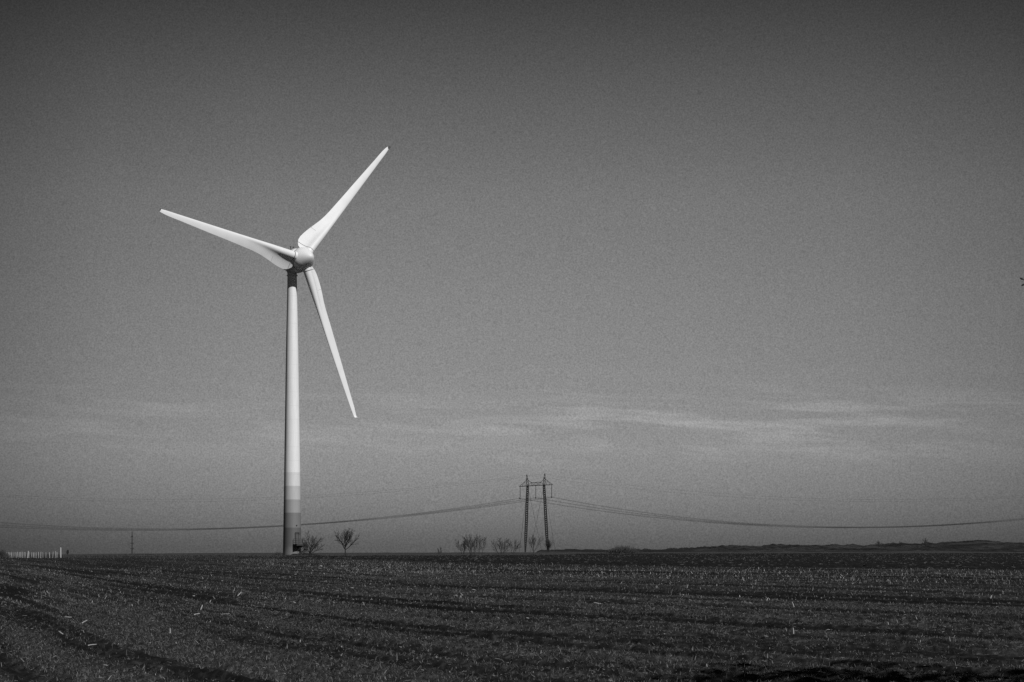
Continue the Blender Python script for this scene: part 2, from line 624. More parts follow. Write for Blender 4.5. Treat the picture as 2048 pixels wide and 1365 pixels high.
# ------------------------------------------------------------------ far hills and the low bank
def hill_material():
    m, nt, b = new_mat('far_pasture')
    geo = nt.nodes.new('ShaderNodeNewGeometry').outputs['Position']
    f = noise(nt, geo, 0.012, 5, 0.6)
    g = noise(nt, geo, 0.09, 4, 0.7)
    s = math_n(nt, 'ADD', math_n(nt, 'MULTIPLY', f, 0.6), math_n(nt, 'MULTIPLY', g, 0.4))
    nt.links.new(ramp(nt, s, [(0.40, 0.009), (0.5, 0.02), (0.60, 0.05)]), b.inputs['Base Color'])
    b.inputs['Roughness'].default_value = 1.0
    b.inputs['Specular IOR Level'].default_value = 0.1
    return m


M['hill'] = hill_material()


def ridge(name, sky, Yc, front, back, zfoot, rough, seed):
    px = np.arange(sky[0][0], sky[-1][0] + 1, 1.5)
    py = np.interp(px, [p[0] for p in sky], [p[1] for p in sky])
    rows = []
    ts = [0, .12, .25, .4, .55, .7, .82, .92, 1.0]
    for t in ts:
        Y = Yc - front * (1 - t)
        Xc = (px - 1024) / F * Yc
        zc = EYE + (HOR - py) / F * Yc
        s = t * t * (3 - 2 * t) * 0.55 + 0.45 * t
        z = zfoot + (zc - zfoot) * s
        rows.append(np.stack([Xc * (0.55 + 0.45 * Y / Yc), np.full_like(px, Y),
                              z + rough * (vnoise(px / 17, np.full_like(px, t * 7), seed) + 0.7 * vnoise(px / 5, np.full_like(px, t * 9), seed + 1) + 0.55 * vnoise(px / 1.9, np.full_like(px, t * 11), seed + 2)) * min(1, 2 * s)], 1))
    for t in (.3, .7, 1.0):
        zc = EYE + (HOR - py) / F * Yc
        rows.append(np.stack([(px - 1024) / F * Yc * (1 + t * 0.1), np.full_like(px, Yc + back * t), zc + (zfoot - zc) * t], 1))
    V = np.vstack(rows)
    n = len(px)
    i = np.arange(len(rows) - 1)[:, None] * n
    j = np.arange(n - 1)[None, :]
    Q = np.stack([i + j, i + j + 1, i + n + j + 1, i + n + j], -1).reshape(-1, 4)
    o = mesh_np(name, V, Q, M['hill'], True)
    tag(o, kind='structure')
    return o


ridge('hills', [(1180, 1104), (1240, 1100), (1300, 1098.5), (1340, 1098), (1375, 1096.5), (1420, 1093), (1470, 1090.8), (1520, 1092.2), (1552, 1090.8),
                (1610, 1091), (1690, 1090.5), (1740, 1089), (1770, 1088), (1850, 1087), (1900, 1084.5), (1935, 1081.5), (1962, 1082.2),
                (2000, 1085), (2048, 1087), (2110, 1089), (2300, 1096), (2500, 1110)], 2400, 900, 700, -14.0, 2.0, 3)
ridge('bank', [(1068, 1112), (1073, 1104), (1080, 1100.5), (1092, 1099.4), (1130, 1099.2), (1140, 1098.2), (1148, 1098.2), (1160, 1099.6), (1230, 1099.4),
               (1330, 1099.8), (1500, 1101), (1700, 1102), (2048, 1102), (2200, 1104)], 930, 45, 60, -2.0, 0.3, 9)


# ------------------------------------------------------------------ wind turbine
TY = 449.0
BASE = Vector(((584.3 - 1024) / F * TY, TY, 0.0))
YAW, TILT = rad(39.3), rad(4.0)
n_ax = Vector((math.sin(YAW) * math.cos(TILT), -math.cos(YAW) * math.cos(TILT), math.sin(TILT)))
r_ax = Vector((0, 0, 1)).cross(n_ax).normalized()
u_ax = n_ax.cross(r_ax)
HUB_S = 4.1
HUBZ = EYE + (HOR - 517.9) / F * (TY - HUB_S * math.cos(YAW))
HUB = Vector((math.sin(YAW) * HUB_S + 0.15, -math.cos(YAW) * HUB_S, HUBZ))      # relative to BASE

turbine = empty('wind_turbine', BASE, 'tall white three-bladed wind turbine standing over the dark field', 'wind turbine')

tw = MB()
prof = [(-0.6, 1.96), (1.3, 1.95), (12.5, 1.78), (24.7, 1.61), (34.0, 1.47), (43.8, 1.32), (50.0, 1.2), (55.0, 1.08), (60.0, 1.0)]
tw.lathe(prof, (0, 0, 0), (0, 0, 1), 56)
tower = tw.build('tower', M['tower'], turbine, True)

ft = MB()
ft.lathe([(-0.5, 2.9), (0.10, 2.9), (0.16, 2.82)], (0, 0, 0), (0, 0, 1), 48)
ft.build('foundation', M['concrete'], turbine, True)

fl = MB()
fl.lathe([(59.75, 1.0), (59.78, 1.16), (60.0, 1.16), (60.02, 1.02), (60.35, 1.02), (60.7, 1.12), (61.2, 1.5), (61.9, 1.9)], (0, 0, 0), (0, 0, 1), 48)
fl.build('tower_collar', M['shell'], turbine, True)

nc = MB()
nc.lathe([(-8.6, 0.02), (-8.5, 0.22), (-8.0, 0.62), (-7.2, 1.1), (-6.2, 1.6), (-5.2, 2.02), (-4.2, 2.35), (-3.3, 2.55), (-2.5, 2.62), (-1.9, 2.58), (-1.5, 2.42), (-1.42, 2.2)],
         HUB, n_ax, 56)
nac = nc.build('nacelle', M['shell'], turbine, True)
ws = MB()
top = HUB - n_ax * 4.3 + u_ax * 2.3
for dx in (-0.35, 0.35):
    p = top + r_ax * dx
    ws.tube([p, p + Vector((0, 0, 1.0))], 0.05, 6)
ws.tube([top + r_ax * -0.45 + Vector((0, 0, 0.55)), top + r_ax * 0.45 + Vector((0, 0, 0.55))], 0.05, 6)
ws.lathe([(-0.12, 0.02), (-0.1, 0.15), (0.1, 0.15), (0.12, 0.02)], top + r_ax * -0.35 + Vector((0, 0, 0.98)), (0, 0, 1), 10)
ws.box(top + r_ax * 0.35 + Vector((0, 0, 0.98)), (0.4, 0.06, 0.18))
ws.build('wind_sensor', M['dark_metal'], nac)

sp = MB()
sp.lathe([(-1.4, 2.2), (-1.36, 2.3), (-0.8, 2.44), (-0.2, 2.46), (0.3, 2.38), (0.8, 2.17), (1.3, 1.84), (1.8, 1.5), (2.2, 1.2), (2.55, 0.88), (2.85, 0.55), (3.02, 0.27), (3.08, 0.02)],
         HUB, n_ax, 56)
sp.build('spinner', M['shell'], turbine, True)

# blade sections: r, chord, leading-edge offset, spar thickness, twist (deg), blend towards an aerofoil
SEC = [(1.55, 1.9, .87, 1.74, 27, 0), (1.7, 2.9, .87, 1.74, 27, 0), (2.0, 3.45, .87, 1.74, 27, 0), (2.62, 3.95, .87, 1.74, 26.5, 0), (3.2, 4.2, .87, 1.72, 26, 0),
       (4.0, 4.28, .86, 1.70, 25, 0),
       (5.0, 4.14, .85, 1.65, 23.5, .02), (6.0, 3.94, .84, 1.58, 21.5, .05), (7.0, 3.68, .83, 1.48, 19.5, .10), (8.0, 3.40, .82, 1.36, 17.5, .18), (9.0, 3.14, .80, 1.22, 15.8, .28),
       (10.0, 2.88, .78, 1.08, 15, .40), (11.5, 2.62, .75, .92, 12.5, .55), (13.0, 2.45, .72, .78, 10, .72), (15.0, 2.3, .69, .66, 7.5, .88),
       (17.5, 2.11, .65, .55, 5, 1), (20.0, 1.94, .61, .46, 3.5, 1), (22.5, 1.78, .57, .39, 2.2, 1), (25.5, 1.56, .52, .32, 1.2, 1), (28.2, 1.36, .47, .26, .5, 1),
       (30.5, 1.18, .42, .21, 0, 1), (32.5, 1.06, .38, .17, 0, 1), (33.6, .96, .36, .14, 0, 1), (34.5, .80, .31, .11, 0, 1), (35.0, .66, .26, .09, 0, 1)]
NP = 22


def section(c, d, w):
    """closed outline: list of (x, y) along the chord from leading edge, upper then lower side"""
    xs = [0.5 * (1 - math.cos(math.pi * k / NP)) for k in range(NP + 1)]
    up = []
    for x in xs:
        X = x * c
        rr = d / 2
        if X <= rr:
            h0 = math.sqrt(max(0.0, rr * rr - (X - rr) ** 2))
        else:
            e = (X - rr) / rr
            h0 = rr * math.sqrt(max(0.0, 1 - e * e)) if e < 0.72 else 0.0
            h0 = max(h0, rr * 0.69 * math.exp(-((e - 0.72) / 0.75)) if e >= 0.72 else 0.0)
            h0 = max(h0, 0.035 * (1 - x) + 0.008)
        th = d / c
        h1 = 5 * th * c * (0.2969 * math.sqrt(x) - 0.126 * x - 0.3516 * x * x + 0.2843 * x ** 3 - 0.1015 * x ** 4) + 0.006
        up.append((X, h0 * (1 - w) + h1 * w))
    return up


def blade(alpha):
    e_r = u_ax * math.cos(alpha) + r_ax * math.sin(alpha)
    e_te = u_ax * math.sin(alpha) - r_ax * math.cos(alpha)
    vs, fs = [], []
    m = 2 * NP
    st = []
    for (r, c, le, d, tw_, w) in SEC:
        pre = 0.42 * max(0, (r - 10) / 25.5) ** 2
        st.append((r, c, le, d, tw_, w, pre))
    # the tip turns towards the wind like a small winglet
    r, c, le, d, tw_, w, pre = st[-1]
    st += [(35.3, .60, .24, .08, 0, 1, pre + .08), (35.42, .54, .21, .07, 0, 1, pre + .34), (35.46, .46, .17, .05, 0, 1, pre + .74)]
    for (r, c, le, d, tw_, w, pre) in st:
        b = rad(tw_)
        ec = e_te * math.cos(b) - n_ax * math.sin(b)
        et = n_ax * math.cos(b) + e_te * math.sin(b)
        o = HUB + e_r * r + n_ax * pre
        up = section(c, d, w)
        ring = [(x, h) for x, h in up] + [(x, -h) for x, h in reversed(up[1:-1])]
        for x, h in ring:
            vs.append(o + ec * (x - le) + et * h)
    k = len(st)
    for i in range(k - 1):
        for j in range(m):
            j2 = (j + 1) % m
            fs.append((i * m + j, i * m + j2, (i + 1) * m + j2, (i + 1) * m + j))
    fs.append(tuple(reversed(range(m))))
    fs.append(tuple((k - 1) * m + j for j in range(m)))
    mb = MB()
    mb.add(vs, fs)
    o = mb.build('blade', M['white'], turbine, True)
    cb = MB()
    cb.lathe([(1.3, 1.0), (2.0, .96), (2.58, .93), (2.62, .93)], HUB, e_r, 36)
    cb.build('blade_collar', M['shell'], turbine, True)
    sb = MB()
    sb.lathe([(2.62, .86), (2.622, .90), (2.74, .90), (2.742, .86)], HUB, e_r, 36)
    sb.build('seal_ring', M['seal'], o, True)
    # thin dark joint across the trailing-edge flange
    for (r, c, le, d, tw_) in ((2.70, 4.02, .87, 1.73, 26.4), (7.3, 3.60, .83, 1.45, 19.0)):
        b = rad(tw_)
        ec = e_te * math.cos(b) - n_ax * math.sin(b)
        et = n_ax * math.cos(b) + e_te * math.sin(b)
        prof_ = [(x, h) for x, h in section(c, d, 0.0 if r < 5 else 0.12) if x > (d * 0.75 if r < 5 else c * 0.62)]
        ring_ = [(x, h) for x, h in prof_] + [(x, -h) for x, h in reversed(prof_)]
        jb = MB()
        jb.tube([HUB + e_r * (r - 0.03 * (r > 5)) + ec * (x - le) + et * (h + math.copysign(0.004, h)) for x, h in ring_], 0.045 if r < 5 else 0.02, 4)
        jb.build('joint_seal', M['seal'], o)
    return o


for k in range(3):
    blade(rad(41.15 - 120 * k))

# entrance: platform with railing, stair and door, on the right of the tower foot
ang = rad(-52)     # direction from the tower axis, towards the camera's right
dv = Vector((math.cos(ang), math.sin(ang), 0))
tv = Vector((-math.sin(ang), math.cos(ang), 0))
Rm = Matrix((dv, tv, Vector((0, 0, 1)))).transposed()


def loc(a, b, z):
    return dv * a + tv * b + Vector((0, 0, z))


dm = MB()
dm.box(loc(1.93, 0, 3.55), (0.12, 0.95, 2.1), Rm)
dm.build('door', M['doorpaint'], turbine)
pm = MB()
pm.box(loc(2.6, 0.1, 2.42), (1.5, 2.1, 0.10), Rm)
pm.box(loc(2.6, -0.92, 2.28), (1.5, 0.08, 0.26), Rm)
pm.box(loc(2.6, 1.12, 2.28), (1.5, 0.08, 0.26), Rm)
pm.box(loc(3.32, 0.1, 2.28), (0.08, 2.0, 0.26), Rm)
for b_ in (-0.7, 0.1, 0.9):
    pm.tube([loc(3.2, b_, 2.38), loc(1.9, b_, 1.55)], 0.09, 6)
pm.box(loc(2.35, 0.1, 2.05), (0.9, 1.6, 0.5), Rm)
plat = pm.build('platform', M['dark_metal'], turbine)
rm = MB()
for a_, b_ in ((3.3, -0.9), (3.3, -0.2), (3.3, 0.5), (3.3, 1.1), (2.6, -0.9), (1.98, -0.9)):
    rm.tube([loc(a_, b_, 2.45), loc(a_, b_, 3.6)], 0.035, 5)
for z_ in (2.8, 3.2, 3.6):
    rm.tube([loc(1.98, -0.9, z_), loc(3.3, -0.9, z_), loc(3.3, 1.1, z_)], 0.035, 5)
for b_ in (-0.45, 0.35):
    rm.tube([loc(2.02, b_, 2.5), loc(2.02, b_, 5.0)], 0.04, 5)
for z_ in (4.75, 5.0):
    rm.tube([loc(2.02, -0.5, z_), loc(2.02, 0.9, z_)], 0.035, 5)
rm.build('railing', M['dark_metal'], plat)
smb = MB()
PA, PB, PC = loc(2.7, 1.15, 2.42), Vector((3.25, -2.3, 1.35)), Vector((1.85, -4.6, 0.05))
for A0, A1, nst in ((PA, PB, 5), (PB, PC, 6)):
    side = (A1 - A0).cross(Vector((0, 0, 1))).normalized()
    for off in (-0.4, 0.4):
        o_ = side * off
        smb.tube([A0 + o_, A1 + o_], 0.11, 5)
        smb.tube([A0 + o_ + Vector((0, 0, 1)), A1 + o_ + Vector((0, 0, 1))], 0.035, 5)
        for t in (0.02, 0.5, 0.98):
            p = A0.lerp(A1, t) + o_
            smb.tube([p, p + Vector((0, 0, 1))], 0.03, 5)
    Rs = Matrix((side, (A1 - A0).normalized().cross(side).cross(side), Vector((0, 0, 1)))).transposed()
    for k in range(nst):
        p = A0.lerp(A1, (k + 0.5) / nst)
        smb.box(p, (0.8, 0.26, 0.05), Rs)
smb.box(PB, (1.0, 1.0, 0.07), Rm)
smb.build('stair', M['dark_metal'], turbine)
vm = MB()
va = rad(-54)
vd = Vector((math.cos(va), math.sin(va), 0))
vm.lathe([(1.80, 0.17), (1.93, 0.17), (1.95, 0.13)], Vector((0, 0, 6.45)), vd, 16)
vm.build('vent', M['dark_metal'], turbine, True)

# the raised earth pad the tower stands in
pad = MB()
ringv = []
NR = 40
for (rr_, zz_) in ((7.5, -0.25), (5.5, 0.12), (4.0, 0.35), (2.95, 0.42)):
    for k in range(NR):
        a = 2 * math.pi * k / NR
        j = 0.16 * math.sin(5 * a + rr_) + 0.12 * math.sin(9 * a + 2 * rr_)
        ringv.append(BASE + Vector((math.cos(a) * (rr_ + j), math.sin(a) * (rr_ + j), zz_ + 0.4 * j * (zz_ > 0) - (0.25 if math.cos(a) < 0 else 0))))
pad.add(ringv, [(i * NR + k, i * NR + (k + 1) % NR, (i + 1) * NR + (k + 1) % NR, (i + 1) * NR + k) for i in range(3) for k in range(NR)])
tag(pad.build('earth_bank', M['hill'], None, True), kind='structure')


# ------------------------------------------------------------------ power pylon and its lines
PY = 840.0
legL0, legL1, pkL = at(1050.5, 1103.3, PY), at(1055.3, 972.4, PY), at(1053.6, 950.5, PY)
legR0, legR1, pkR = at(1095.2, 1098.0, PY), at(1088.0, 970.6, PY), at(1089.6, 948.3, PY)
armL, armR = at(1038.6, 973.6, PY), at(1105.4, 969.8, PY)
pc = Vector(((legL0.x + legR0.x) / 2, PY, gz(0, PY)))
pylon = empty('power_pylon', pc, 'dark lattice portal pylon with two legs and a wide crossarm', 'pylon')


def rel(p): return p - pc


def lattice(mb, p0, p1, w0, w1, n, rc=0.05, rb=0.028, yd=None):
    """square lattice mast from p0 to p1 with corner chords and zigzag bracing"""
    p0, p1 = Vector(p0), Vector(p1)
    d = (p1 - p0).normalized()
    x = Vector((1, 0, 0)); x = (x - d * x.dot(d))
    if x.length < 0.2:
        x = Vector((0, 0, 1)); x = x - d * x.dot(d)
    x.normalize(); y = d.cross(x)
    lev = []
    for i in range(n + 1):
        t = i / n
        w = (w0(t) if callable(w0) else w0 + (w1 - w0) * t) * 0.5
        c = p0.lerp(p1, t)
        lev.append([c + x * w + y * w, c - x * w + y * w, c - x * w - y * w, c + x * w - y * w])
    for k in range(4):
        mb.tube([l[k] for l in lev], rc, 4)
    for i in range(n):
        for k in range(4):
            k2 = (k + 1) % 4
            mb.tube([lev[i][k], lev[i + 1][k2]], rb, 3, False)
            mb.tube([lev[i][k2], lev[i + 1][k]], rb, 3, False)


wfun = lambda t: 0.18 + 0.72 * min(1.0, t / 0.22) * (1 - 0.30 * max(0, (t - 0.6) / 0.4))
for a_, b_ in ((legL0, legL1), (legR0, legR1)):
    mb = MB()
    lattice(mb, rel(a_) - Vector((0, 0, 0.3)), rel(b_), wfun, 0, 30, 0.17, 0.16)
    mb.build('leg', M['lattice'], pylon)
for a_, b_ in ((legL1, pkL), (legR1, pkR)):
    mb = MB()
    lattice(mb, rel(a_), rel(b_), lambda t: 0.75 + 0.25 * math.sin(math.pi * t) - 0.62 * t, 0, 4, 0.10, 0.065)
    mb.box(rel(b_), (0.45, 0.5, 0.22))
    mb.build('peak', M['lattice'], pylon)
cm = MB()
for dy in (-0.55, 0.55):
    o_ = Vector((0, dy, 0))
    cm.tube([rel(armL), rel(legL1) + o_, rel(legR1) + o_, rel(armR)], 0.13, 4)
    tl, tr = at(1062.5, 965.6, PY), at(1081.5, 964.8, PY)
    upL, upR = at(1054.8, 959.5, PY), at(1088.8, 957.5, PY)
    up2L, up2R = at(1054.4, 957.5, PY), at(1089.2, 956, PY)
    cm.tube([rel(armL), rel(upL) + o_], 0.075, 4)
    cm.tube([rel(armR), rel(upR) + o_], 0.075, 4)
    cm.tube([rel(upL) + o_, rel(tl) + o_, rel(tr) + o_, rel(upR) + o_], 0.08, 4)
    # web bracing
    base = [rel(legL1).lerp(rel(legR1), t) + o_ for t in (0.0, 0.25, 0.5, 0.75, 1.0)]
    topc = [rel(tl).lerp(rel(tr), t) + o_ for t in (0.0, 0.5, 1.0)]
    for a_, b_ in ((base[0], topc[0]), (topc[0], base[1]), (base[1], topc[1]), (topc[1], base[2]), (base[2], topc[1]), (base[2], topc[0]),
                   (topc[1], base[3]), (base[3], topc[2]), (topc[2], base[4]), (base[2], topc[2])):
        cm.tube([a_, b_], 0.065, 3, False)
    for end, leg, up in ((armL, legL1, upL), (armR, legR1, upR)):
        for t in (0.35, 0.68):
            a_ = rel(end).lerp(rel(leg), t) + o_ * t
            b_ = rel(end).lerp(rel(up), t) + o_ * t
            cm.tube([a_, b_], 0.065, 3, False)
            cm.tube([a_, rel(end).lerp(rel(up), t + 0.3) + o_ * t], 0.035, 3, False)
for t in (0.0, 0.15, 0.3, 0.5, 0.7, 0.85, 1.0):
    a_ = rel(legL1).lerp(rel(legR1), t)
    cm.tube([a_ + Vector((0, -0.55, 0)), a_ + Vector((0, 0.55, 0))], 0.045, 3)
for a_ in (legL1, legR1):
    cm.box(rel(a_), (1.0, 1.3, 0.45))
cm.build('crossarm', M['lattice'], pylon)
ATT = []
for (x0, y0, x1, y1, ball) in ((1040.3, 974.5, 1040.2, 997.0, 0.34), (1071.6, 972.2, 1071.5, 995.8, 0.26), (1103.2, 970.8, 1103.2, 994.6, 0.24)):
    a_, b_ = at(x0, y0, PY), at(x1, y1, PY)
    im = MB()
    im.tube([rel(a_), rel(b_)], 0.09, 5)
    nd = 16
    for k in range(1, nd):
        c = rel(a_).lerp(rel(b_), k / nd)
        im.lathe([(-0.05, 0.03), (0.0, 0.19), (0.05, 0.03)], c, (0, 0, 1), 8)
    im.lathe([(-0.4, 0.03), (-0.3, ball * 0.8), (0.0, ball), (0.3, ball * 0.7), (0.4, 0.03)], rel(b_), (0, 0, 1), 8)
    im.build('insulator', M['insul'], pylon)
    ATT.append(b_)
gA = [(legL1, at(1084, 1105, PY + 22)), (legR1, at(1060, 1106, PY + 22)), (legL1, at(1038.5, 1106, PY + 18)), (legR1, at(1111, 1104, PY + 18))]
for a_, b_ in gA:
    gm = MB()
    gm.tube([rel(a_), rel(b_)], 0.045, 4)
    gm.build('guy_wire', M['wire'], pylon)


def parab(p3):
    xs = np.array([p[0] for p in p3]); ys = np.array([p[1] for p in p3])
    return np.polyfit(xs, ys, 2)


def line_pts(att_px, left, right, dL, dR):
    """sagging wire: pixel parabolas on either side, at depth PY at the pylon"""
    pts = []
    cl = parab([att_px] + left)
    xl0 = -60
    for x in np.linspace(xl0, att_px[0], 60):
        t = (att_px[0] - x) / (att_px[0] - xl0)
        pts.append(at(x, np.polyval(cl, x), PY + dL * t))
    cr = parab([att_px] + right)
    for x in np.linspace(att_px[0], 2110, 60)[1:]:
        t = (x - att_px[0]) / (2110 - att_px[0])
        pts.append(at(x, np.polyval(cr, x), PY + dR * t))
    return pts


def wire(name, pts, r, label, grp, twin=0.0):
    mb = MB()
    o = pts[len(pts) // 2]
    if twin:
        for dz in (-twin, twin):
            mb.tube([p - o + Vector((0, 0, dz)) for p in pts], r, 5)
    else:
        mb.tube([p - o for p in pts], r, 5)
    ob = mb.build(name, M['wire'], None, True)
    ob.location = o
    return tag(ob, label, 'power line', grp)


wire('power_line', line_pts((1040.2, 997.0), [(640, 1046.6), (0, 1045.5)], [(1500, 1050.6), (2048, 1039.5)], -20, 20), 0.043,
     'overhead conductor held by the left insulator of the pylon', 'conductors of the overhead line', 0.12)
wire('power_line', line_pts((1071.5, 995.8), [(640, 1047.3), (0, 1050.5)], [(1500, 1049.0), (2048, 1038.2)], -20, 20), 0.043,
     'overhead conductor held by the middle insulator of the pylon', 'conductors of the overhead line', 0.12)
wire('power_line', line_pts((1103.2, 994.6), [(640, 1048.0), (0, 1054.5)], [(1500, 1047.2), (2048, 1037.0)], -20, 20), 0.043,
     'overhead conductor held by the right insulator of the pylon', 'conductors of the overhead line', 0.12)
wire('earth_wire', line_pts((1053.6, 950.5), [(560, 994.5), (0, 989.5)], [(1500, 996.5), (2048, 995)], -20, 20), 0.02,
     'thin earth wire strung over the left peak of the pylon', 'earth wires of the overhead line')
wire('earth_wire', line_pts((1089.6, 948.3), [(560, 999), (0, 993.5)], [(1500, 991.5), (2048, 991.5)], -20, 20), 0.02,
     'thin earth wire strung over the right peak of the pylon', 'earth wires of the overhead line')


# ------------------------------------------------------------------ bare trees and shrubs
def limb(rng, mb, mb2, p, d, L, r, order, up, rmin=0.0155, cnts=(9, 6, 4)):
    # one ascending limb: bends towards the light and carries twigs of the next order
    n = 6 if order < 2 else 4
    cur, dd = Vector(p), Vector(d).normalized()
    pts, rs = [cur.copy()], [r]
    for i in range(n):
        dd = (dd + Vector((rng.gauss(0, .13), rng.gauss(0, .13), rng.gauss(0, .08))) + Vector((0, 0, up * 0.07))).normalized()
        cur = cur + dd * (L / n)
        pts.append(cur.copy()); rs.append(r * (1 - 0.75 * (i + 1) / n))
    mb.tube(pts, rs, (6, 5, 4, 3)[min(order, 3)], order < 1)
    if order >= 3:
        return
    cnt = cnts[order]
    for k in range(cnt):
        t = 0.22 + 0.76 * (k + rng.random()) / cnt
        i = min(int(t * n), n - 1)
        q = pts[i].lerp(pts[i + 1], t * n - i)
        ax = (pts[i + 1] - pts[i]).normalized()
        sd_ = Matrix.Rotation(k * 2.4 + rng.uniform(-.5, .5), 3, ax) @ ax.orthogonal().normalized()
        ang_ = rng.uniform(0.40, 0.72)
        nd = ax * math.cos(ang_) + sd_ * math.sin(ang_)
        limb(rng, mb2, mb2, q, nd, L * (1.08 - t * 0.72) * rng.uniform(0.42, 0.62), max(rs[i] * 0.62, rmin), order + 1, up, rmin, cnts)


def bare_tree(name, px, py, Y, label, cat, h, trunk, seed, n_limbs=6, up=0.6, open_=0.55, stems=1, lean=0.0, r0=0.11, width=None,
              grp='bare trees and shrubs along the horizon'):
    rng = random.Random(seed)
    b = at(px, py, Y)
    root = empty(name, b, label, cat, grp)
    T, C = MB(), MB()
    if stems == 1:
        tp = [Vector((0, 0, -0.3)), Vector((lean * .3, 0, trunk * .5)), Vector((lean, 0.03, trunk)), Vector((lean * 1.2, 0, trunk * 1.5))]
        T.tube(tp, [r0 * 1.15, r0, r0 * .85, r0 * .6], 8)
        for k in range(n_limbs):
            t = 0.72 + 0.78 * k / max(n_limbs - 1, 1)
            z0 = trunk * t
            a = k * 2.4 + rng.uniform(-.3, .3)
            o_ = open_ * (1.2 - 1.05 * k / n_limbs)
            d = Vector((math.cos(a) * math.sin(o_), math.sin(a) * math.sin(o_), math.cos(o_)))
            limb(rng, T, C, (lean * min(t, 1.2), 0, z0), d, (h - z0) * rng.uniform(0.75, 1.0), r0 * 0.75, 0, up)
    else:
        for s in range(stems):
            a = s * 2.4 + rng.uniform(-.3, .3)
            o_ = open_ * (0.25 + 0.95 * (s + 0.5) / stems)
            d = Vector((math.cos(a) * math.sin(o_) + lean, math.sin(a) * math.sin(o_), math.cos(o_)))
            limb(rng, T, C, (0.22 * math.cos(a), 0.22 * math.sin(a), -0.3), d, h * rng.uniform(0.75, 1.05), r0, 0, up, 0.019, (10, 7, 4))
    # scale to the height and width seen
    allv = T.v + C.v
    zmax = max(v[2] for v in allv)
    xs = sorted(v[0] for v in allv)
    wx = xs[int(len(xs) * 0.98)] - xs[int(len(xs) * 0.02)]
    sz = h / zmax
    sx = (width / wx) if width else sz
    T.v = [(x * sx, y * sx, z * sz) for x, y, z in T.v]
    C.v = [(x * sx, y * sx, z * sz) for x, y, z in C.v]
    T.build('trunk', M['bark'], root, True)
    C.build('crown', M['twig'], root)
    return root


bare_tree('bare_tree', 619.5, 1113.5, 436, 'bare tree forking low beside the wind turbine foot', 'tree', 5.6, 0.75, 4, 9, 0.6, 1.0, 1, 0.15, 0.13, 4.4)
bare_tree('bare_tree', 691, 1112.5, 438, 'bare tree with a single upright trunk, right of the turbine', 'tree', 6.0, 1.75, 12, 9, 0.55, 0.95, 1, -0.1, 0.14, 4.9)
bare_tree('bare_shrub', 926, 1110, 505, 'leafless shrub left of the tallest and densest shrub', 'shrub', 3.8, 1, 31, 0, 0.7, 0.5, 3, 0.0, 0.06, 2.6)
bare_tree('bare_shrub', 945, 1110, 500, 'tallest and densest leafless shrub left of the pylon', 'shrub', 5.0, 1, 32, 0, 0.9, 0.55, 5, 0.0, 0.08, 4.2)
bare_tree('bare_shrub', 961, 1110, 503, 'leafless shrub leaning right beside the densest shrub', 'shrub', 4.9, 1, 33, 0, 0.8, 0.4, 2, 0.22, 0.075, 2.4)
bare_tree('bare_shrub', 1003, 1110, 510, 'spreading leafless shrub between the densest shrub and the pylon', 'shrub', 4.3, 1, 34, 0, 0.7, 0.75, 5, 0.0, 0.07, 4.4)
bare_tree('bare_shrub', 1026, 1110, 512, 'leafless shrub just left of the pylon left leg', 'shrub', 4.2, 1, 35, 0, 0.8, 0.5, 3, 0.1, 0.06, 3.4)
bare_tree('bare_tree', 1066.5, 1111, 515, 'small forked bare tree between the pylon legs', 'tree', 5.2, 1.0, 36, 5, 0.8, 0.6, 1, 0.05, 0.09, 3.6)
bare_tree('bare_sapling', 881, 1110, 500, 'tiny leafless sapling alone on the horizon', 'sapling', 1.9, 1, 37, 0, 0.8, 0.6, 2, 0.0, 0.016, 1.1)
bare_tree('bare_shrub', 1096.8, 1101.5, 835, 'dark upright shrub wrapped round the pylon right foot', 'shrub', 5.0, 1, 38, 0, 0.9, 0.4, 9, 0.0, 0.12, 2.9)
for x_, h_, sd, lb in ((1757, 5.5, 41, 'thin bare tree on the ridge, left of the one standing clear'), (1801, 4.6, 42, 'low faint bare tree between its two neighbours on the ridge'),
                       (1852, 7.0, 43, 'bare round tree standing clear above the ridge')):
    bare_tree('bare_tree', x_, 1096.5, 1450, lb, 'tree', h_, 1.8, sd, 7, 0.5, 0.95, 1, 0.0, 0.16, h_ * 0.95, 'bare trees on the far ridge')


def thicket(name, px, py, Y, w, h, n, label, seed, depth=1.5):
    """low dense scrub: many thin stems splaying from the ground"""
    rng = random.Random(seed)
    b = at(px, py, Y)
    C = MB()
    for i in range(n):
        x = rng.gauss(0, w * 0.25)
        y = rng.gauss(0, depth * 0.4)
        hh = h * max(0.25, (1 - (x / (w * 0.62)) ** 2)) * rng.uniform(0.45, 1.05)
        d = Vector((rng.uniform(-.5, .5), rng.uniform(-.5, .5), 1)).normalized()
        p = Vector((x, y, -0.3))
        q = p + d * (hh * 0.55 + 0.3)
        C.tube([p, q], [0.035, 0.022], 4, False)
        for k in range(4):
            e = q + Vector((rng.uniform(-.5, .5), rng.uniform(-.5, .5), rng.uniform(.15, 1))) * hh * 0.5
            s = p.lerp(q, rng.uniform(0.4, 1))
            C.tube([s, s.lerp(e, .5) + Vector((rng.uniform(-.1, .1), 0, 0)), e], [0.03, 0.022, 0.012], 3, False)
    o = C.build(name, M['scrub'])
    o.location = b
    return tag(o, label, 'bush', 'low scrub along the field edges')


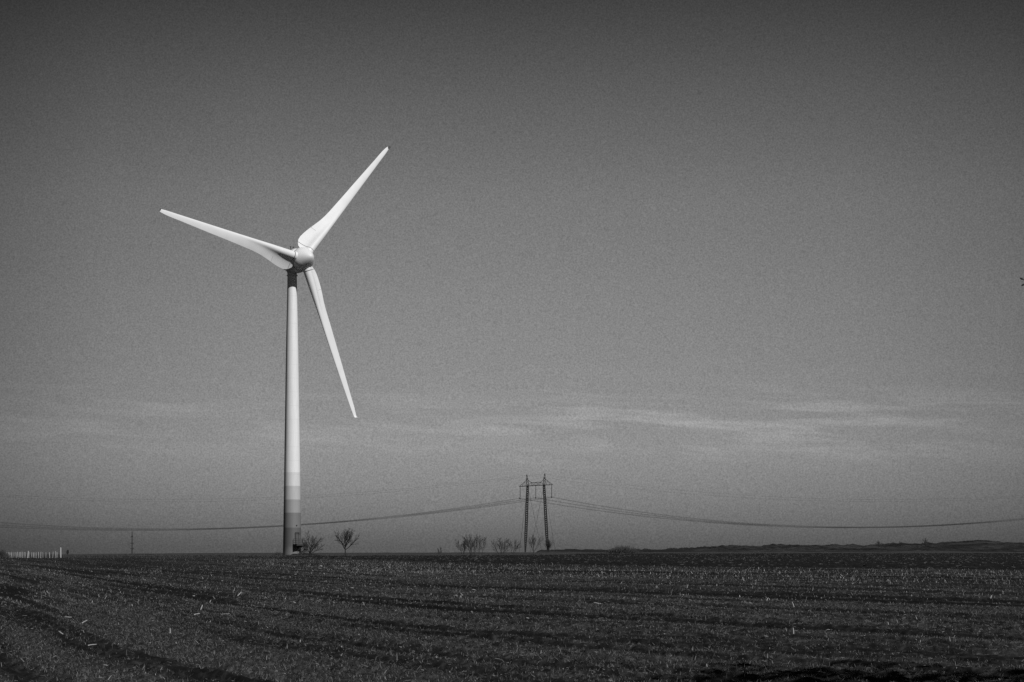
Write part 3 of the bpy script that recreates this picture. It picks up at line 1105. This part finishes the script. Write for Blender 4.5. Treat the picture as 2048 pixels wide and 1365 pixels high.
thicket('scrub_bush', 1246, 1107, 640, 10.5, 2.7, 420, 'wide low dark bush in front of the far hills', 51, 2.5)
thicket('scrub_bush', 2, 1119, 348, 2.6, 1.75, 260, 'dense dark bush at the left end of the white posts', 52, 1.2)
thicket('scrub_bush', 316, 1115, 400, 1.6, 0.55, 90, 'small tuft of scrub on the left skyline beyond the mast', 53, 0.8)
thicket('scrub_bush', 556, 1114, 440, 0.9, 1.3, 60, 'small scrub clump touching the left side of the tower foot', 54, 0.6)


# ------------------------------------------------------------------ white posts, sign, mast
FY = 350.0
POSTS = [5.2, 9.0, 13.2, 16.8, 19.9, 22.3, 24.2, 27.7, 32.4, 35.9, 38.7, 41.4, 44.5, 48.0, 50.8, 54.7, 57.6, 63.3, 67.0, 70.0, 73.0, 77.3, 81.3, 85.8, 91.8, 99.2, 105.5, 110.8, 113.7]
ORD = ['next', 'second', 'third', 'fourth', 'fifth', 'sixth', 'seventh', 'eighth', 'ninth', 'tenth', 'eleventh', 'twelfth', 'thirteenth', 'fourteenth', 'fifteenth',
       'sixteenth', 'seventeenth', 'eighteenth', 'nineteenth', 'twentieth', 'twenty-first', 'twenty-second', 'twenty-third', 'twenty-fourth', 'twenty-fifth',
       'twenty-sixth', 'twenty-seventh', 'twenty-eighth', 'twenty-ninth']
rng = random.Random(5)
proto = None
for i, x in enumerate(reversed(POSTS)):
    k = len(POSTS) - 1 - i
    ybase = 1118.0 - 2.6 * k / (len(POSTS) - 1)
    top = 1104.8 + rng.uniform(-0.7, 0.7)
    lab = 'slim white post, %s to the left of the tall white post' % ORD[i]
    if abs(x - 110.8) < .1: top, lab = 1102.3, 'slim white post slightly taller than the other short ones near the tall post'
    if abs(x - 54.7) < .1: top, lab = 1102.3, 'thicker leaning white post in the middle of the row of short ones'
    b = at(x, ybase, FY)
    hgt = (ybase - top) / F * FY
    if proto is None:
        mb = MB()
        mb.tube([(0, 0, -0.3), (0, 0, 0.6), (0, 0, 0.96), (0, 0, 1.0)], [0.075, 0.072, 0.068, 0.03], 8)
        o = proto = mb.build('white_post', M['post'], None, True)
    else:
        o = proto.copy()
        COL.objects.link(o)
    o.location = b
    w = rng.uniform(0.55, 0.95)
    o.scale = (w, w, hgt)
    o.rotation_euler = (0, rng.uniform(-.06, .06), 0)
    if abs(x - 54.7) < .1:
        o.scale = (1.6, 1.6, hgt); o.rotation_euler = (0, 0.14, 0)
    tag(o, lab, 'post', 'white posts in a row at the left edge of the field')
mb = MB()
hT = (1114.5 - 1095.5) / F * FY
mb.tube([(0, 0, -0.2), (0, 0, hT * 0.97), (0, 0, hT)], [0.115, 0.105, 0.06], 10)
o = mb.build('white_post', M['tallpost'], None, True)
o.location = at(121.4, 1114.5, FY)
tag(o, 'tallest brightest white post at the right end of the row', 'post', 'white posts in a row at the left edge of the field')

sg = empty('oval_sign', at(135.3, 1112.5, FY), 'small dark oval sign on a thin stake, right of the tall white post', 'sign')
mb = MB()
mb.tube([(0, 0, -0.3), (0, 0, 1.0)], 0.02, 6)
mb.build('stake', M['dark_metal'], sg)
mb = MB()
NN = 20
ov = []
for y in (-0.025, 0.025):
    for k in range(NN):
        a = 2 * math.pi * k / NN
        ov.append((0.21 * math.cos(a) + 0.03 * math.sin(a), y, 0.66 + 0.38 * math.sin(a)))
mb.add(ov, [tuple(range(NN)), tuple(reversed(range(NN, 2 * NN)))] + [(k, (k + 1) % NN, NN + (k + 1) % NN, NN + k) for k in range(NN)])
mb.build('panel', M['blackpaint'], sg)

MY = 640.0
mp_ = at(264.2, 1113, MY)
ms = empty('mast', mp_, 'slim dark mast with short arms alone on the left skyline', 'mast')
hM = (1113 - 1063.5) / F * MY
mb = MB()
mb.tube([(0, 0, -0.3), (0, 0, hM * 0.5), (0, 0, hM)], [0.19, 0.16, 0.12], 8)
mb.build('pole', M['mast'], ms, True)
for t, l in ((0.79, 0.42), (0.52, 0.62), (0.30, 0.62)):
    mb = MB()
    mb.box((0, -0.12, hM * t), (l * 1.6, 0.16, 0.2))
    for sx in (-1, 1):
        mb.lathe([(0, 0.03), (0.05, 0.06), (0.2, 0.06), (0.26, 0.03)], (sx * l * 0.55, -0.12, hM * t + 0.05), (0, 0, 1), 8)
    mb.build('arm', M['mast'], ms)


# ------------------------------------------------------------------ single broken stalks that catch the light
def stalk(px, py, length, tiltdeg, azdeg, w, label):
    Y = F * EYE / (py - HOR)
    X = (px - 1024) / F * Y
    z = gz(X, Y)
    # meet the ground where this line of sight does
    for _ in range(6):
        Y = F * (EYE - z) / (py - HOR); X = (px - 1024) / F * Y; z = gz(X, Y)
    mb = MB()
    e, a = rad(tiltdeg), rad(azdeg)
    d = Vector((math.cos(a) * math.cos(e), math.sin(a) * math.cos(e), math.sin(e)))
    s = d.orthogonal().normalized()
    w *= 0.72
    pts = [Vector((0, 0, -0.01)) + d * length * t + s * (0.03 * length * math.sin(t * 5)) for t in (0, .25, .5, .75, 1)]
    mb.tube(pts, [w * .5, w * .48, w * .52, w * .42, w * .3], 7)
    o = mb.build('broken_stalk', M['stalk'], None, True)
    o.location = (X, Y, z + w * 0.6 + 0.035)
    return tag(o, label, 'stalk', 'broken maize stalks lying on the field')


M['stalk'] = plain('bleached_stalk', 0.24, 0.40, 8.0, 0.8)
for a in ((475, 1200, .20, 38, 40, .05, 'pale stalk leaning right, largest one below the wind turbine tower'),
          (401, 1220, .16, 55, 60, .04, 'short pale stalk standing left of and below the turbine foot'),
          (388, 1235, .15, 12, 20, .04, 'pale stalk chip lying right of the two crossing stalks at lower left'),
          (441, 1233, .22, 5, 8, .028, 'thin pale stalk lying nearly level, below the largest leaning one'),
          (164, 1252, .14, 30, 30, .035, 'pale stalk tilted right in the dark soil at lower left'),
          (143, 1238, .17, 3, 175, .03, 'pale stalk lying level just above the tilted one at lower left'),
          (126, 1273, .12, 24, 150, .032, 'pale stalk tilted left in the dark soil at lower left'),
          (176, 1293, .15, 9, 15, .028, 'lowest pale stalk at lower left, lying almost level'),
          (340, 1274, .10, 80, 90, .032, 'short upright pale stub in the bare soil left of centre'),
          (1202, 1211, .22, 8, 160, .045, 'broad pale stalk lying below and right of the pylon'),
          (1460, 1229, .24, 40, 140, .034, 'long pale stalk leaning left in the right half of the field'),
          (1588, 1226, .16, 62, 120, .034, 'pale stalk leaning left, right of the longest leaning stalk'),
          (1433, 1178, .16, 75, 60, .05, 'bright upright stub near the standing stubble on the right'),
          (1587, 1282, .12, 80, 100, .032, 'bright upright stub low in the right half of the field'),
          (1980, 1196, .18, 60, 40, .05, 'bright stub leaning right near the right edge of the field')):
    stalk(*a)


# ------------------------------------------------------------------ the tree beside the photographer, just out of frame on the right
def near_tree():
    rng = random.Random(77)
    bx, by = 9.7, 20.5
    b = Vector((bx, by, gz(bx, by)))
    root = empty('roadside_tree', b, 'dark roadside tree whose twig tips reach in at the right edge', 'tree')
    T, C = MB(), MB()
    T.tube([(0, 0, -0.3), (0.05, 0, 1.2), (-0.05, 0.1, 3.2), (0, 0, 7.4)], [0.24, 0.21, 0.17, 0.09], 9)
    for k in range(24):
        a = k * 2.4
        z0 = rng.uniform(2.8, 7.6)
        L = rng.uniform(1.8, 3.2)
        d = Vector((math.cos(a), math.sin(a), rng.uniform(.3, 1.0))).normalized()
        p0 = Vector((0, 0, z0))
        T.tube([p0, p0 + d * L * .5 + Vector((0, 0, .1)), p0 + d * L], [0.09, 0.06, 0.025], 6)
        for m in range(112):
            t = rng.uniform(0.35, 1.12)
            c = p0 + d * L * t + Vector((rng.gauss(0, .42), rng.gauss(0, .42), rng.gauss(0, .38)))
            s = Vector((rng.uniform(-1, 1), rng.uniform(-1, 1), rng.uniform(-1, 1))).normalized()
            q = s.orthogonal().normalized()
            w = rng.uniform(.06, .13)
            C.add([c, c + s * w * 1.2 + q * w * .5, c + s * w * 2.4, c + s * w * 1.2 - q * w * .5], [(0, 1, 2, 3)])
    # the one long twig that reaches into the picture
    tip1 = at(2043.4, 558.0, by) - b
    tip2 = at(2046.6, 570.0, by) - b
    s0 = Vector((-2.2, 0, 3.6))
    j = at(2058, 565, by) - b
    T.tube([(0, 0, 3.1), s0, s0.lerp(j, .6) + Vector((0, 0, .08)), j], [0.05, 0.03, 0.016, 0.009], 6)
    T.tube([j, j.lerp(tip1, .6), tip1], [0.006, 0.005, 0.004], 5)
    T.tube([j, tip2], [0.006, 0.004], 5)
    for p, sc in ((tip1, .0105), (tip2, .010)):
        T.lathe([(-2 * sc, .004), (-sc, .7 * sc), (0, sc), (1.1 * sc, .6 * sc), (1.8 * sc, .002)], p, (j - p), 8)
    T.build('trunk', M['bark'], root, True)
    C.build('crown', M['leafdark'], root)
    return root


near_tree()


# ------------------------------------------------------------------ sky and sun
W = bpy.data.worlds.new('World')
S.world = W
W.use_nodes = True
nt = W.node_tree
bg = nt.nodes['Background']
sky = nt.nodes.new('ShaderNodeTexSky')
sky.sky_type = 'NISHITA'
sky.sun_disc = False
sky.sun_elevation = rad(SUN_EL)
sky.sun_rotation = rad(180 - SUN_AZ)
# black-and-white film behind a red filter: mostly the red channel
scol = nt.nodes.new('ShaderNodeSeparateColor')
nt.links.new(sky.outputs['Color'], scol.inputs[0])
bw = math_n(nt, 'ADD', math_n(nt, 'MULTIPLY', scol.outputs[0], 0.8), math_n(nt, 'MULTIPLY', scol.outputs[1], 0.2))
dirn = nt.nodes.new('ShaderNodeTexCoord').outputs['Generated']
sx = nt.nodes.new('ShaderNodeSeparateXYZ')
nt.links.new(dirn, sx.inputs[0])
X_, Y_, Z_ = sx.outputs
hyp = math_n(nt, 'SQRT', math_n(nt, 'ADD', math_n(nt, 'MULTIPLY', X_, X_), math_n(nt, 'MULTIPLY', Y_, Y_)))
el_ = math_n(nt, 'DIVIDE', Z_, math_n(nt, 'MAXIMUM', hyp, 0.02))
# correction from the clear-air sky to the hazier gradient seen over this plain
SKY_STOPS = [(0.0015, 0.34), (0.013, 0.39), (0.028, 0.45), (0.047, 0.515), (0.08, 0.52), (0.118, 0.55), (0.166, 0.545), (0.213, 0.41), (0.261, 0.23), (0.34, 0.15), (1.0, 0.12)]
elc = math_n(nt, 'MAXIMUM', el_, 0.0, clamp=True)
grad = ramp(nt, elc, SKY_STOPS)
az = math_n(nt, 'ARCTAN2', X_, Y_)
azs = math_n(nt, 'ABSOLUTE', math_n(nt, 'SUBTRACT', az, 0.02))
fall = ramp(nt, math_n(nt, 'DIVIDE', azs, 0.5, clamp=True), [(0.0, 1.0), (0.14, 0.99), (0.28, 0.93), (0.42, 0.765), (0.47, 0.655), (0.54, 0.51), (0.75, 0.46), (1.0, 0.44)])
# thin wisps of cloud low over the horizon, most of them right of centre
cv = nt.nodes.new('ShaderNodeCombineXYZ')
nt.links.new(math_n(nt, 'MULTIPLY', az, 15.0), cv.inputs[0])
nt.links.new(math_n(nt, 'ADD', math_n(nt, 'MULTIPLY', el_, 150.0), math_n(nt, 'MULTIPLY', az, 7.0)), cv.inputs[1])
wn = nt.nodes.new('ShaderNodeTexNoise')
wn.inputs['Scale'].default_value = 0.7
wn.inputs['Detail'].default_value = 2
nt.links.new(cv.outputs[0], wn.inputs['Vector'])
wv = nt.nodes.new('ShaderNodeVectorMath')
wv.operation = 'MULTIPLY_ADD'
wv.inputs[1].default_value = (1.6, 1.6, 0)
nt.links.new(wn.outputs['Color'], wv.inputs[0])
nt.links.new(cv.outputs[0], wv.inputs[2])
cl = noise(nt, wv.outputs[0], 0.85, 6, 0.6)
cmask = ramp(nt, elc, [(0.0, 0.0), (0.036, 0.0), (0.046, 0.55), (0.056, 1.0), (0.066, 0.9), (0.078, 0.12), (0.1, 0.0)])
cside = ramp(nt, math_n(nt, 'ADD', math_n(nt, 'MULTIPLY', az, 2.0), 0.5, clamp=True), [(0.0, 0.45), (0.3, 0.40), (0.46, 0.40), (0.57, 1.0), (0.78, 1.0), (0.95, 0.6), (1.0, 0.5)])
cl2 = ramp(nt, cl, [(0.45, 0.0), (0.67, 1.0)])
cfac = math_n(nt, 'ADD', math_n(nt, 'MULTIPLY', math_n(nt, 'MULTIPLY', math_n(nt, 'MULTIPLY', cl2, cmask), cside), 0.46), 0.985)
# fine mottling put into the sky colour, standing in for film grain
mot = math_n(nt, 'ADD', math_n(nt, 'MULTIPLY', math_n(nt, 'SUBTRACT', noise(nt, dirn, 1500.0, 1, 0.6), 0.5), 0.85), 1.0)
lum = math_n(nt, 'MULTIPLY', math_n(nt, 'MULTIPLY', grad, fall), math_n(nt, 'MULTIPLY', cfac, mot))
val = math_n(nt, 'MULTIPLY', lum, bw)
rgb = nt.nodes.new('ShaderNodeCombineColor')
for i in range(3):
    nt.links.new(val, rgb.inputs[i])
nt.links.new(rgb.outputs[0], bg.inputs['Color'])
bg.inputs['Strength'].default_value = 0.1

sun = bpy.data.lights.new('sun', 'SUN')
sun.energy = 3.9
sun.angle = rad(0.5)
sun.color = (1.0, 1.0, 1.0)
so = bpy.data.objects.new('sun', sun)
COL.objects.link(so)
sd = Vector((math.sin(rad(SUN_AZ)) * math.cos(rad(SUN_EL)), -math.cos(rad(SUN_AZ)) * math.cos(rad(SUN_EL)), math.sin(rad(SUN_EL))))
so.rotation_euler = sd.to_track_quat('Z', 'Y').to_euler()
so.location = sd * 100

# ------------------------------------------------------------------ camera
cam = bpy.data.cameras.new('camera')
cam.sensor_width = 36.0
cam.lens = F / 2048 * 36.0
cam.shift_y = (HOR - 682.5) / 2048
cam.clip_end = 20000
co = bpy.data.objects.new('camera', cam)
co.location = (0, 0, EYE)
co.rotation_euler = (rad(90), 0, 0)
COL.objects.link(co)
S.camera = co

S.view_settings.view_transform = 'Standard'
S.view_settings.look = 'None'
S.view_settings.exposure = 0
S.view_settings.gamma = 1
S.render.engine = 'CYCLES'
S.cycles.max_bounces = 4
S.cycles.diffuse_bounces = 2
S.cycles.glossy_bounces = 2
S.cycles.use_denoising = False
